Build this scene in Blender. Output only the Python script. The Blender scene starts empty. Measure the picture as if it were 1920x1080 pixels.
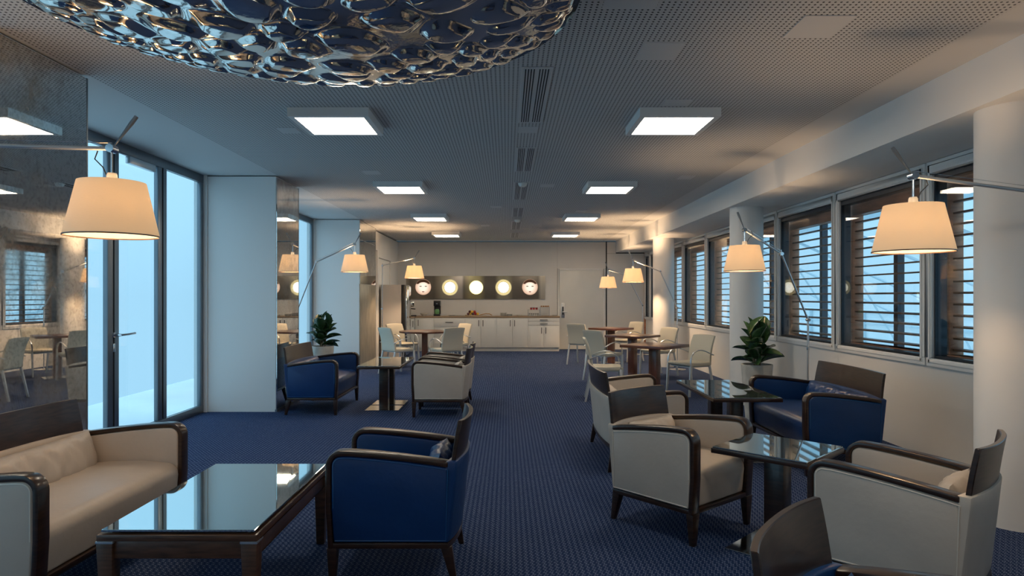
import bpy, bmesh, math, random
import numpy as np
from mathutils import Vector, Matrix
random.seed(7)
PI = math.pi
S = bpy.context.scene
COL = S.collection

# ------------------------------------------------------------------ camera, world, exposure
EYE = 1.42
cam_d = bpy.data.cameras.new('camera'); cam = bpy.data.objects.new('camera', cam_d); COL.objects.link(cam)
cam.location = (0, 0, EYE); cam.rotation_euler = (PI/2, 0, 0)
cam_d.sensor_width = 36; cam_d.lens = 36*1250/1920
cam_d.shift_x = 10/1920; cam_d.shift_y = 16/1920
cam_d.clip_start = 0.05; cam_d.clip_end = 500
S.camera = cam
S.view_settings.view_transform = 'Standard'; S.view_settings.look = 'None'
S.view_settings.exposure = 0.42; S.view_settings.gamma = 1
S.view_settings.use_curve_mapping = False
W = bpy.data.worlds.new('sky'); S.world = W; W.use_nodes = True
bg = W.node_tree.nodes['Background']
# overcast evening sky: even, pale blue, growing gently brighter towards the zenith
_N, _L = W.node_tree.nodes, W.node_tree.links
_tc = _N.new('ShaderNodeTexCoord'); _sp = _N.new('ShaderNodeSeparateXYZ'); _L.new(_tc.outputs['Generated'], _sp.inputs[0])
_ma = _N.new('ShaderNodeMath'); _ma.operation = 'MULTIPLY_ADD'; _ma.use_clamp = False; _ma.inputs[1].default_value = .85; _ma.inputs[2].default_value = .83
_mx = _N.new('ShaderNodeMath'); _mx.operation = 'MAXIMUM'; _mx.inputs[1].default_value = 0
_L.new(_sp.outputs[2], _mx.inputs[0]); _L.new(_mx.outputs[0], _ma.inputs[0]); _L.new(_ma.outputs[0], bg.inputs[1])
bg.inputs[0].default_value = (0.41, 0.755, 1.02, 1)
LED = 13.0          # light panels
LAMP_W = 15.0      # bulb watts (each floor lamp)
SHADE_E = 0.2

# ------------------------------------------------------------------ materials
def nt(name):
    m = bpy.data.materials.new(name); m.use_nodes = True
    return m, m.node_tree.nodes, m.node_tree.links, m.node_tree.nodes['Principled BSDF']
def plain(name, col, rough=.5, metal=0, spec=.5, coat=0, bump=0, bscale=60, var=0, vscale=3, stretch=(1,1,1)):
    m, N, L, P = nt(name)
    P.inputs['Base Color'].default_value = (*col, 1); P.inputs['Roughness'].default_value = rough
    P.inputs['Metallic'].default_value = metal; P.inputs['Specular IOR Level'].default_value = spec
    P.inputs['Coat Weight'].default_value = coat; P.inputs['Coat Roughness'].default_value = .08
    tc = N.new('ShaderNodeTexCoord'); mp = N.new('ShaderNodeMapping'); mp.inputs['Scale'].default_value = stretch
    L.new(tc.outputs['Object'], mp.inputs[0])
    if var:
        n = N.new('ShaderNodeTexNoise'); n.inputs['Scale'].default_value = vscale; n.inputs['Detail'].default_value = 5
        L.new(mp.outputs[0], n.inputs['Vector'])
        r = N.new('ShaderNodeValToRGB'); r.color_ramp.elements[0].position = .3; r.color_ramp.elements[1].position = .7
        r.color_ramp.elements[0].color = (*[c*(1-var) for c in col], 1); r.color_ramp.elements[1].color = (*[min(1, c*(1+var)) for c in col], 1)
        L.new(n.outputs[0], r.inputs[0]); L.new(r.outputs[0], P.inputs['Base Color'])
    if bump:
        n = N.new('ShaderNodeTexNoise'); n.inputs['Scale'].default_value = bscale; n.inputs['Detail'].default_value = 4
        L.new(mp.outputs[0], n.inputs['Vector'])
        b = N.new('ShaderNodeBump'); b.inputs['Strength'].default_value = bump; b.inputs['Distance'].default_value = .01
        L.new(n.outputs[0], b.inputs['Height']); L.new(b.outputs[0], P.inputs['Normal'])
    return m
def emit(name, col, s):
    m, N, L, P = nt(name)
    P.inputs['Base Color'].default_value = (.8, .8, .8, 1)
    P.inputs['Emission Color'].default_value = (*col, 1); P.inputs['Emission Strength'].default_value = s
    return m
M = {}
M['white'] = plain('white_paint', (.82, .81, .79), .55, bump=.03, bscale=90)
M['wallwarm'] = plain('white_wall', (.76, .74, .71), .6, var=.02, vscale=2, bump=.03)
M['ceilplain'] = plain('ceiling_paint', (.62, .62, .62), .8)
M['cabinet'] = plain('cabinet_lacquer', (.76, .75, .71), .35, var=.02)
M['cream'] = plain('cream_leather', (.52, .45, .385), .42, bump=.12, bscale=35, var=.05, vscale=5)
M['blue'] = plain('blue_leather', (.003, .034, .135), .36, bump=.12, bscale=35, var=.12, vscale=5)
M['piping_cream'] = plain('cream_piping', (.66, .6, .52), .4)
M['piping_blue'] = plain('blue_piping', (.01, .07, .2), .35)
M['dark'] = plain('dark_wood', (.030, .013, .007), .30, coat=.2, var=.55, vscale=9, stretch=(1, 1, 9))
M['coffee'] = plain('walnut_wood', (.075, .034, .018), .35, coat=.15, var=.5, vscale=7, stretch=(1.5, 1.5, 10))
M['red'] = plain('mahogany_wood', (.13, .042, .022), .3, coat=.3, var=.3, vscale=8, stretch=(4, 1, 1))
M['shutter'] = plain('brown_shutter_wood', (.42, .18, .10), .55, var=.3, vscale=5, stretch=(1, 1, 5))
M['slat'] = plain('brown_slat_wood', (.13, .06, .035), .5, var=.25, vscale=6, stretch=(1, .3, 3))
M['navy'] = plain('dark_aluminium', (.03, .04, .055), .35, metal=.3)
M['steel'] = plain('grey_aluminium_frame', (.22, .25, .28), .35, metal=.75, var=.06)
M['chrome'] = plain('chrome', (.78, .8, .82), .12, metal=1)
M['polish'] = plain('polished_steel_plate', (.72, .74, .74), .1, metal=1)
M['alu'] = plain('satin_aluminium', (.62, .64, .66), .3, metal=.9)
M['chairwhite'] = plain('ivory_leatherette', (.66, .59, .46), .45, bump=.06, bscale=40)
M['leggrey'] = plain('light_grey_paint', (.62, .63, .63), .4, metal=.3)
M['black'] = plain('black_plastic', (.012, .012, .013), .3)
M['handle'] = plain('dark_handle', (.03, .028, .026), .35, metal=.5)
M['worktop'] = plain('oak_worktop', (.33, .22, .13), .45, var=.2, vscale=6, stretch=(.4, 6, 6))
M['fridge'] = plain('grey_side_panel', (.5, .48, .46), .4, var=.03)
M['concrete'] = plain('pale_concrete_pot', (.5, .47, .42), .8, var=.15, vscale=8, bump=.3, bscale=40)
M['soil'] = plain('soil', (.04, .028, .02), .95, bump=.6)
M['leaf'] = plain('rubber_leaf', (.022, .06, .022), .27, spec=.6, var=.35, vscale=6)
M['stem'] = plain('plant_stem', (.22, .15, .09), .7, var=.2)
M['cord'] = plain('black_cord', (.02, .02, .02), .5)
M['plate'] = plain('china', (.75, .73, .68), .25)
M['bread'] = plain('bread_crust', (.42, .2, .07), .6, var=.3, vscale=25, bump=.3)
M['fr_dark'] = plain('dark_grape', (.09, .02, .03), .3); M['fr_yellow'] = plain('yellow_fruit', (.75, .5, .06), .35)
M['fr_red'] = plain('red_fruit', (.45, .03, .03), .3); M['wire'] = plain('wire_metal', (.5, .5, .5), .3, metal=.9)
M['jar'] = plain('jar_glass', (.55, .55, .52), .1, spec=.8); M['basket'] = plain('wood_board', (.45, .28, .14), .5, var=.2)
M['green'] = plain('green_packet', (.15, .35, .14), .5)
M['diffuser'] = emit('light_panel_diffuser', (1, .86, .67), LED)
M['slot'] = plain('slot_black', (.006, .006, .007), .9)
M['ext_white'] = plain('outdoor_white_render', (.86, .88, .88), .8, var=.06, vscale=.4)
M['ext_grey'] = plain('outdoor_grey_metal', (.4, .45, .5), .5)
M['ext_pale'] = plain('outdoor_pale_steel', (.62, .70, .74), .6)
M['ext_ground'] = plain('outdoor_paving', (.8, .82, .83), .85, var=.18, vscale=.3)

def glass_mat(name, tint, fac=.1):
    m = bpy.data.materials.new(name); m.use_nodes = True
    N = m.node_tree.nodes; L = m.node_tree.links; N.clear()
    o = N.new('ShaderNodeOutputMaterial'); mix = N.new('ShaderNodeMixShader')
    t = N.new('ShaderNodeBsdfTransparent'); t.inputs[0].default_value = (*tint, 1)
    g = N.new('ShaderNodeBsdfGlossy'); g.inputs['Roughness'].default_value = .01
    lw = N.new('ShaderNodeLayerWeight'); lw.inputs[0].default_value = .5
    f = N.new('ShaderNodeMath'); f.operation = 'POWER'; f.inputs[1].default_value = 4.5; L.new(lw.outputs['Facing'], f.inputs[0])
    f2 = N.new('ShaderNodeMath'); f2.operation = 'MULTIPLY_ADD'; f2.inputs[1].default_value = .6; f2.inputs[2].default_value = .04; L.new(f.outputs[0], f2.inputs[0])
    L.new(f2.outputs[0], mix.inputs[0]); L.new(t.outputs[0], mix.inputs[1]); L.new(g.outputs[0], mix.inputs[2])
    L.new(mix.outputs[0], o.inputs[0]); return m
M['glass'] = glass_mat('window_glass', (.96, .98, .98))

def tabletop_glass():
    m, N, L, P = nt('smoked_mirror_glass')
    P.inputs['Base Color'].default_value = (.62, .70, .70, 1); P.inputs['Metallic'].default_value = .95
    P.inputs['Roughness'].default_value = .025; return m
M['tableglass'] = tabletop_glass()

def antique():
    m, N, L, P = nt('antique_mirror')
    tc = N.new('ShaderNodeTexCoord')
    n = N.new('ShaderNodeTexNoise'); n.inputs['Scale'].default_value = 1.6; n.inputs['Detail'].default_value = 9; n.inputs['Roughness'].default_value = .68
    L.new(tc.outputs['Object'], n.inputs['Vector'])
    r = N.new('ShaderNodeValToRGB'); r.color_ramp.elements[0].position = .46; r.color_ramp.elements[1].position = .66
    r.color_ramp.elements[0].color = (0, 0, 0, 1); r.color_ramp.elements[1].color = (1, 1, 1, 1)
    L.new(n.outputs[0], r.inputs[0])
    mul = N.new('ShaderNodeMath'); mul.operation = 'MULTIPLY_ADD'; mul.inputs[1].default_value = -.32; mul.inputs[2].default_value = .97
    L.new(r.outputs[0], mul.inputs[0]); L.new(mul.outputs[0], P.inputs['Metallic'])
    c = N.new('ShaderNodeMix'); c.data_type = 'RGBA'
    c.inputs[6].default_value = (.80, .81, .80, 1); c.inputs[7].default_value = (.50, .46, .40, 1)
    L.new(r.outputs[0], c.inputs[0])
    # fine dark speckle of the silvering
    n2 = N.new('ShaderNodeTexNoise'); n2.inputs['Scale'].default_value = 45; n2.inputs['Detail'].default_value = 3
    L.new(tc.outputs['Object'], n2.inputs['Vector'])
    r2 = N.new('ShaderNodeValToRGB'); r2.color_ramp.elements[0].position = .35; r2.color_ramp.elements[1].position = .5
    r2.color_ramp.elements[0].color = (.78, .78, .78, 1); r2.color_ramp.elements[1].color = (1, 1, 1, 1)
    L.new(n2.outputs[0], r2.inputs[0])
    c2 = N.new('ShaderNodeMix'); c2.data_type = 'RGBA'; c2.blend_type = 'MULTIPLY'; c2.inputs[0].default_value = 1
    L.new(c.outputs[2], c2.inputs[6]); L.new(r2.outputs[0], c2.inputs[7]); L.new(c2.outputs[2], P.inputs['Base Color'])
    ro = N.new('ShaderNodeMath'); ro.operation = 'MULTIPLY_ADD'; ro.inputs[1].default_value = .05; ro.inputs[2].default_value = .006
    L.new(r.outputs[0], ro.inputs[0]); L.new(ro.outputs[0], P.inputs['Roughness'])
    return m
M['antique'] = antique()
M['aged'] = plain('aged_veined_panel', (.30, .28, .23), .35, metal=.25, var=.4, vscale=5, stretch=(2, 6, .7))

def hammered():
    m, N, L, P = nt('silver_lens_shell')
    P.inputs['Base Color'].default_value = (.66, .64, .60, 1); P.inputs['Metallic'].default_value = 1
    P.inputs['Roughness'].default_value = .09
    tc = N.new('ShaderNodeTexCoord'); n = N.new('ShaderNodeTexNoise'); n.inputs['Scale'].default_value = 9; n.inputs['Detail'].default_value = 4
    L.new(tc.outputs['Object'], n.inputs['Vector'])
    b = N.new('ShaderNodeBump'); b.inputs['Strength'].default_value = .3; b.inputs['Distance'].default_value = .01
    L.new(n.outputs[0], b.inputs['Height']); L.new(b.outputs[0], P.inputs['Normal']); return m
M['silver'] = hammered()

def mnode(N, L, op, a, b=None, c=None):
    x = N.new('ShaderNodeMath'); x.operation = op
    for i, v in enumerate((a, b, c)):
        if v is None: continue
        if isinstance(v, (int, float)): x.inputs[i].default_value = v
        else: L.new(v, x.inputs[i])
    return x.outputs[0]
def perforated():
    m, N, L, P = nt('perforated_ceiling')
    tc = N.new('ShaderNodeTexCoord'); sp = N.new('ShaderNodeSeparateXYZ'); L.new(tc.outputs['Object'], sp.inputs[0])
    p = .03
    fx = mnode(N, L, 'SUBTRACT', mnode(N, L, 'FRACT', mnode(N, L, 'DIVIDE', sp.outputs[0], p)), .5)
    fy = mnode(N, L, 'SUBTRACT', mnode(N, L, 'FRACT', mnode(N, L, 'DIVIDE', sp.outputs[1], p)), .5)
    d = mnode(N, L, 'SQRT', mnode(N, L, 'ADD', mnode(N, L, 'MULTIPLY', fx, fx), mnode(N, L, 'MULTIPLY', fy, fy)))
    h = mnode(N, L, 'LESS_THAN', d, .215)
    c = N.new('ShaderNodeMix'); c.data_type = 'RGBA'; c.inputs[6].default_value = (.6, .6, .6, 1); c.inputs[7].default_value = (.012, .012, .012, 1)
    L.new(h, c.inputs[0]); L.new(c.outputs[2], P.inputs['Base Color']); P.inputs['Roughness'].default_value = .8
    P.inputs['Specular IOR Level'].default_value = .2
    return m
M['perf'] = perforated()
def carpet():
    m, N, L, P = nt('blue_patterned_carpet')
    tc = N.new('ShaderNodeTexCoord'); sp = N.new('ShaderNodeSeparateXYZ')
    wn = N.new('ShaderNodeTexNoise'); wn.inputs['Scale'].default_value = 70; L.new(tc.outputs['Object'], wn.inputs['Vector'])
    mixv = N.new('ShaderNodeVectorMath'); mixv.operation = 'SCALE'; mixv.inputs[3].default_value = .008; L.new(wn.outputs[1], mixv.inputs[0])
    av = N.new('ShaderNodeVectorMath'); av.operation = 'ADD'; L.new(tc.outputs['Object'], av.inputs[0]); L.new(mixv.outputs[0], av.inputs[1])
    L.new(av.outputs[0], sp.inputs[0])
    X = mnode(N, L, 'DIVIDE', sp.outputs[0], .032); Y = mnode(N, L, 'DIVIDE', sp.outputs[1], .021)
    row = mnode(N, L, 'MODULO', mnode(N, L, 'FLOOR', Y), 2.0)
    fx = mnode(N, L, 'SUBTRACT', mnode(N, L, 'FRACT', mnode(N, L, 'ADD', X, mnode(N, L, 'MULTIPLY', row, .22))), .5)
    fy0 = mnode(N, L, 'SUBTRACT', mnode(N, L, 'FRACT', Y), .5)
    # S-shaped squiggle
    fy = mnode(N, L, 'ADD', fy0, mnode(N, L, 'MULTIPLY', mnode(N, L, 'SINE', mnode(N, L, 'MULTIPLY', fx, 13.0)), .22))
    a = mnode(N, L, 'LESS_THAN', mnode(N, L, 'ABSOLUTE', fy), .15); b = mnode(N, L, 'LESS_THAN', mnode(N, L, 'ABSOLUTE', fx), .30)
    k = mnode(N, L, 'MULTIPLY', a, b)
    n = N.new('ShaderNodeTexNoise'); n.inputs['Scale'].default_value = 260; n.inputs['Detail'].default_value = 2; L.new(tc.outputs['Object'], n.inputs['Vector'])
    k2 = mnode(N, L, 'MULTIPLY', k, mnode(N, L, 'MULTIPLY', mnode(N, L, 'GREATER_THAN', n.outputs[0], .42), .8))
    c = N.new('ShaderNodeMix'); c.data_type = 'RGBA'; c.inputs[6].default_value = (.009, .027, .092, 1); c.inputs[7].default_value = (.25, .31, .45, 1)
    L.new(k2, c.inputs[0]); L.new(c.outputs[2], P.inputs['Base Color']); P.inputs['Roughness'].default_value = .95
    P.inputs['Specular IOR Level'].default_value = .15
    bm_ = N.new('ShaderNodeBump'); bm_.inputs['Strength'].default_value = .5; bm_.inputs['Distance'].default_value = .004
    L.new(n.outputs[0], bm_.inputs['Height']); L.new(bm_.outputs[0], P.inputs['Normal'])
    return m
M['carpet'] = carpet()
def shade_mat():
    m = bpy.data.materials.new('lit_linen_shade'); m.use_nodes = True
    N = m.node_tree.nodes; L = m.node_tree.links; N.clear()
    o = N.new('ShaderNodeOutputMaterial'); mx = N.new('ShaderNodeMixShader'); mx.inputs[0].default_value = .45
    d = N.new('ShaderNodeBsdfDiffuse'); d.inputs[0].default_value = (.72, .64, .52, 1)
    t = N.new('ShaderNodeBsdfTranslucent'); t.inputs[0].default_value = (.34, .28, .20, 1)
    e = N.new('ShaderNodeEmission'); e.inputs[0].default_value = (1, .70, .40, 1); e.inputs[1].default_value = SHADE_E
    tc = N.new('ShaderNodeTexCoord'); mp = N.new('ShaderNodeMapping'); mp.inputs['Scale'].default_value = (60, 60, 300)
    n = N.new('ShaderNodeTexNoise'); n.inputs['Scale'].default_value = 1; L.new(tc.outputs['Object'], mp.inputs[0]); L.new(mp.outputs[0], n.inputs['Vector'])
    b = N.new('ShaderNodeBump'); b.inputs['Strength'].default_value = .2; b.inputs['Distance'].default_value = .003
    L.new(n.outputs[0], b.inputs['Height']); L.new(b.outputs[0], d.inputs['Normal'])
    a = N.new('ShaderNodeAddShader')
    L.new(d.outputs[0], mx.inputs[1]); L.new(t.outputs[0], mx.inputs[2]); L.new(mx.outputs[0], a.inputs[0]); L.new(e.outputs[0], a.inputs[1])
    L.new(a.outputs[0], o.inputs[0]); return m
M['shade'] = shade_mat()
M['bulb'] = bpy.data.materials.new('lit_bulb'); M['bulb'].use_nodes = True
_N, _L = M['bulb'].node_tree.nodes, M['bulb'].node_tree.links; _N.clear()
_o = _N.new('ShaderNodeOutputMaterial'); _a = _N.new('ShaderNodeAddShader'); _t = _N.new('ShaderNodeBsdfTransparent'); _e = _N.new('ShaderNodeEmission')
_e.inputs[0].default_value = (1, .8, .5, 1); _e.inputs[1].default_value = 3
_L.new(_t.outputs[0], _a.inputs[0]); _L.new(_e.outputs[0], _a.inputs[1]); _L.new(_a.outputs[0], _o.inputs[0])

# ------------------------------------------------------------------ mesh helpers
class MB:
    def __init__(s): s.v = []; s.f = []
    def add(s, vs, fs, T=None):
        o = len(s.v)
        s.v += [tuple(T @ Vector(p)) if T else tuple(p) for p in vs]
        s.f += [tuple(i+o for i in f) for f in fs]; return s
    def box(s, x0, x1, y0, y1, z0, z1, T=None):
        return s.add([(x0,y0,z0),(x1,y0,z0),(x1,y1,z0),(x0,y1,z0),(x0,y0,z1),(x1,y0,z1),(x1,y1,z1),(x0,y1,z1)],
                     [(0,3,2,1),(4,5,6,7),(0,1,5,4),(1,2,6,5),(2,3,7,6),(3,0,4,7)], T)
    def frustum(s, c0, a0, b0, c1, a1, b1):
        """tapered bar from centre c0 (half sizes a0,b0) to c1"""
        vs = []
        for c, a, b in ((c0,a0,b0),(c1,a1,b1)):
            vs += [(c[0]-a,c[1]-b,c[2]),(c[0]+a,c[1]-b,c[2]),(c[0]+a,c[1]+b,c[2]),(c[0]-a,c[1]+b,c[2])]
        return s.add(vs, [(0,3,2,1),(4,5,6,7),(0,1,5,4),(1,2,6,5),(2,3,7,6),(3,0,4,7)])
    def prism(s, poly, axis, a, b, T=None):
        """poly of 2D points extruded along axis ('x','y','z') from a to b"""
        n = len(poly)
        def P(p, t): return {'x': (t,p[0],p[1]), 'y': (p[0],t,p[1]), 'z': (p[0],p[1],t)}[axis]
        vs = [P(p,a) for p in poly] + [P(p,b) for p in poly]
        fs = [tuple(range(n))[::-1], tuple(range(n,2*n))] + [(i,(i+1)%n,n+(i+1)%n,n+i) for i in range(n)]
        return s.add(vs, fs, T)
    def tube(s, pts, r, n=10, cap=True):
        pts = [Vector(p) for p in pts]; rs = r if isinstance(r, (list, tuple)) else [r]*len(pts)
        rings = []; up = None
        for i, p in enumerate(pts):
            d = (pts[min(i+1,len(pts)-1)] - pts[max(i-1,0)]).normalized()
            if up is None:
                up = Vector((0,0,1)) if abs(d.z) < .9 else Vector((1,0,0))
            a = d.cross(up).normalized(); b = a.cross(d).normalized(); up = b
            rings.append([p + (a*math.cos(2*PI*k/n) + b*math.sin(2*PI*k/n))*rs[i] for k in range(n)])
        vs = [v for rg in rings for v in rg]; fs = []
        for i in range(len(pts)-1):
            for k in range(n):
                fs.append((i*n+k, i*n+(k+1)%n, (i+1)*n+(k+1)%n, (i+1)*n+k))
        if cap: fs += [tuple(range(n))[::-1], tuple(range((len(pts)-1)*n, len(pts)*n))]
        return s.add(vs, fs)
    def lathe(s, prof, n=32, c=(0,0,0), closed=False):
        vs = []
        for r, z in prof: vs += [(c[0]+r*math.cos(2*PI*k/n), c[1]+r*math.sin(2*PI*k/n), c[2]+z) for k in range(n)]
        fs = []; m = len(prof)
        for i in range(m if closed else m-1):
            j = (i+1) % m
            for k in range(n): fs.append((i*n+k, i*n+(k+1)%n, j*n+(k+1)%n, j*n+k))
        return s.add(vs, fs)
    def solid_grid(s, fo, fi, nu, nv):
        g = [[fo(i/nu, j/nv) for j in range(nv+1)] for i in range(nu+1)]
        h = [[fi(i/nu, j/nv) for j in range(nv+1)] for i in range(nu+1)]
        w = nv+1; off = (nu+1)*w
        vs = [p for r in g for p in r] + [p for r in h for p in r]; fs = []
        for i in range(nu):
            for j in range(nv):
                a,b,c,d = i*w+j,(i+1)*w+j,(i+1)*w+j+1,i*w+j+1
                fs.append((a,b,c,d)); fs.append((off+a,off+d,off+c,off+b))
        for i in range(nu):
            a,b = i*w,(i+1)*w; fs.append((a,off+a,off+b,b))
            a,b = i*w+nv,(i+1)*w+nv; fs.append((a,b,off+b,off+a))
        for j in range(nv):
            a,b = j,j+1; fs.append((a,b,off+b,off+a))
            a,b = nu*w+j,nu*w+j+1; fs.append((a,off+a,off+b,b))
        return s.add(vs, fs)
    def build(s, name, mat, parent=None, bevel=0, seg=2, ang=35, smooth=True, loc=None):
        me = bpy.data.meshes.new(name); me.from_pydata(s.v, [], s.f)
        bm = bmesh.new(); bm.from_mesh(me)
        bmesh.ops.remove_doubles(bm, verts=bm.verts, dist=1e-5)
        bmesh.ops.recalc_face_normals(bm, faces=bm.faces)
        if bevel:
            es = [e for e in bm.edges if len(e.link_faces) == 2 and e.calc_face_angle(0) > math.radians(40)]
            bmesh.ops.bevel(bm, geom=es, offset=bevel, segments=seg, affect='EDGES', profile=.5, clamp_overlap=True)
        bm.to_mesh(me); bm.free()
        if smooth:
            me.shade_smooth(); me.set_sharp_from_angle(angle=math.radians(ang))
        me.materials.append(mat)
        return link(name, me, parent, loc)
def link(name, me, parent=None, loc=None):
    o = bpy.data.objects.new(name, me); COL.objects.link(o)
    if parent: o.parent = parent
    if loc: o.location = loc
    return o
def tag(o, label, cat, group=None, kind=None):
    if label: o['label'] = label
    if cat: o['category'] = cat
    if group: o['group'] = group
    if kind: o['kind'] = kind
    return o
def thing(name, label, cat, loc=(0,0,0), rz=0, group=None):
    o = bpy.data.objects.new(name, None); COL.objects.link(o); o.empty_display_size = .1
    o.location = loc; o.rotation_euler = (0,0,rz)
    return tag(o, label, cat, group)
def struct(o): o['kind'] = 'structure'; return o
def sempty(name, loc=(0,0,0)):
    o = bpy.data.objects.new(name, None); COL.objects.link(o); o.location = loc; return struct(o)
def dup(root, loc, rz=0, label=None, group=None):
    r = root.copy(); COL.objects.link(r); r.location = loc; r.rotation_euler = (0,0,rz)
    if label: r['label'] = label
    if group: r['group'] = group
    for ch in list(root.children):
        c = ch.copy(); COL.objects.link(c); c.parent = r
        for g in list(ch.children):
            d = g.copy(); COL.objects.link(d); d.parent = c
    return r
def rrect(x0, x1, z0, z1, r, n=6):
    pts = []
    for cx, cz, a in ((x1-r,z0+r,-90),(x1-r,z1-r,0),(x0+r,z1-r,90),(x0+r,z0+r,180)):
        pts += [(cx+r*math.cos(math.radians(a+90*i/n)), cz+r*math.sin(math.radians(a+90*i/n))) for i in range(n+1)]
    return pts

# ------------------------------------------------------------------ room shell
H = 2.91; XL = -3.75; XM = -2.84; XB = 2.93; XW = 3.72; YF = 17.9; YB = -3.0; BZ = 2.60
struct(MB().box(XL-.1, XW+.3, YB, YF+.1, -.12, 0).build('floor', M['carpet'], smooth=False))
cl = struct(MB().box(-2.82, 2.62, YB, YF, H, H+.1).build('ceiling', M['perf'], smooth=False))
struct(MB().box(XL-.1, -2.82, YB, YF, H, H+.1).build('ceiling', M['ceilplain'], smooth=False))
struct(MB().box(2.62, XW+.1, YB, YF, H, H+.1).build('ceiling', M['ceilplain'], smooth=False))
struct(MB().box(XB, XW+.1, YB, YF, BZ, H).build('trim_1', M['white'], smooth=False))        # downstand beam
struct(MB().box(XL-.1, XW+.3, YB-.1, YB, 0, H).build('wall_back', M['wallwarm'], smooth=False))
# far wall with panel joints
wf = sempty('wall_front')
MB().box(XL-.1, XW+.3, YF+.02, YF+.12, 0, H).build('backing', M['slot'], wf, smooth=False)
def PX(x, Y): return (x-950)*Y/1250
def PZ(y, Y): return EYE-(y-556)*Y/1250
xd0, xd1, zd = PX(1049,YF), PX(1131,YF), PZ(507,YF)
for x0, x1, z0, z1 in ((-2.96, PX(892,YF), 0, H-.025), (PX(892,YF), PX(1045,YF), 0, H-.025), (PX(1045,YF), PX(1136,YF), zd+.05, H-.025),
                       (PX(1138,YF), XW+.1, 0, BZ-.025), (PX(1138,YF), XB, BZ-.02, H-.025), (PX(1131,YF)+.05, PX(1136,YF), 0, zd+.045)):
    MB().box(x0+.0015, x1-.0015, YF, YF+.02, z0, z1).build('panel', M['wallwarm'], wf, bevel=.002, seg=1)
d1 = sempty('door_1', (0,0,0))
MB().box(xd0, xd1, YF-.02, YF+.01, 0.008, zd).build('door_leaf', M['cabinet'], d1, bevel=.004)
fb = MB().box(xd0-.05, xd0, YF-.035, YF+.01, 0, zd+.05).box(xd1, xd1+.05, YF-.035, YF+.01, 0, zd+.05).box(xd0, xd1, YF-.035, YF+.01, zd, zd+.05)
fb.build('door_frame', M['white'], d1, bevel=.004)
hp = MB().box(PX(1052,YF), PX(1058.5,YF), YF-.035, YF-.02, PZ(596,YF), PZ(568,YF)).build('lock_plate', M['alu'], d1, bevel=.004)
MB().box(PX(1054,YF), PX(1056.5,YF), YF-.038, YF-.035, PZ(590,YF), PZ(575,YF)).build('lock_slot', M['black'], hp)
MB().tube([(PX(1055,YF), YF-.03, 1.01), (PX(1055,YF), YF-.08, 1.01), (PX(1063,YF), YF-.08, 1.01)], .011, 8).build('door_handle', M['alu'], d1)

# left wall: columns faced with antique mirror, floor-to-ceiling glazing between, white wall beyond
COLS = [(-1.0, -.13), (3.63, 4.5), (8.2, 9.07), (12.84, 14.4)]
for i, (y0, y1) in enumerate(COLS):
    w = sempty('wall_left')
    MB().box(XL-.1, XM, y0+.004, y1-.004, 0, H-.012).build('pier', M['white'], w, bevel=.002, seg=1)
    zs = [.03, H-.02] if i < 3 else [.03, 1.66, 2.52, H-.02]
    for a, b in zip(zs[:-1], zs[1:]):
        MB().box(XM, XM+.012, y0+.012, y1-.012, a+.004, b-.004).build('mirror_panel', M['aged'] if (i == 3 and a < .1) else M['antique'], w, bevel=.002, seg=1)
    MB().box(XM-.01, XM+.014, y1-.012, y1, 0, H-.02).build('edge_trim', M['steel'], w)
    MB().box(XM-.01, XM+.016, y0, y1, 0, .03).build('kick_trim', M['steel'], w)
def ytrim(n, *a): return struct(MB().box(*a).build(n, M['steel'], bevel=.004))
wl = sempty('wall_left')
MB().box(XL-.1, -2.96, 14.4, YF+.1, 0, H).build('backing', M['slot'], wl, smooth=False)
for y0, y1, z0, z1, dx in ((14.4, 15.05, 0, 2.45, .03), (15.05, 15.2, 0, H-.03, .06), (15.2, 16.75, 0, 2.3, .03), (16.75, YF, 0, H-.03, .06),
                           (14.4, 15.05, 2.46, H-.03, .06), (15.2, 16.75, 2.31, H-.03, .06)):
    MB().box(-2.96, -2.96+dx-.015, y0+.004, y1-.004, z0, z1).build('panel', M['wallwarm'], wl, bevel=.002, seg=1)

# glazing bays (steel frames, panes)
def bay(n, y0, y1, mulls, door=None):
    w = sempty('window_%d' % n, (0, 0, 0))
    f = MB().box(XL-.02, XL+.03, y0, y1, 0, .09).box(XL-.02, XL+.03, y0, y1, H-.10, H)
    f.build('frame', M['steel'], w, bevel=.005)
    MB().box(XL-.02, XL+.03, y1-.09, y1-.02, .09, H-.1).build('jamb', M['steel'], w, bevel=.004)
    MB().box(XL-.02, XL+.03, y0+.02, y0+.09, .09, H-.1).build('jamb', M['steel'], w, bevel=.004)
    MB().box(XL-.03, XL+.07, y1-.02, y1, 0, H).build('reveal', M['white'], w)
    for a, b in mulls:
        m = MB().box(XL-.02, XL+.03, a, b, .09, H-.1).build('mullion', M['steel'], w, bevel=.006)
        MB().box(XL+.03, XL+.036, (a+b)/2-.004, (a+b)/2+.004, .1, H-.1).build('seal', M['slot'], m)
    ys = [y0+.09] + [v for m_ in mulls for v in m_] + [y1-.09]
    for a, b in zip(ys[::2], ys[1::2]):
        MB().box(XL-.012, XL+.0, a, b, .09, H-.1).build('pane', M['glass'], w, smooth=False)
    return w
bay(1, -.13, 3.63, [(1.0, 1.13), (2.1, 2.23)])
w2 = bay(2, 4.5, 8.2, [(5.05, 5.15), (6.22, 6.40), (7.12, 7.30)])
bay(3, 9.07, 12.84, [(10.4, 10.53), (11.6, 11.73)])
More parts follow.
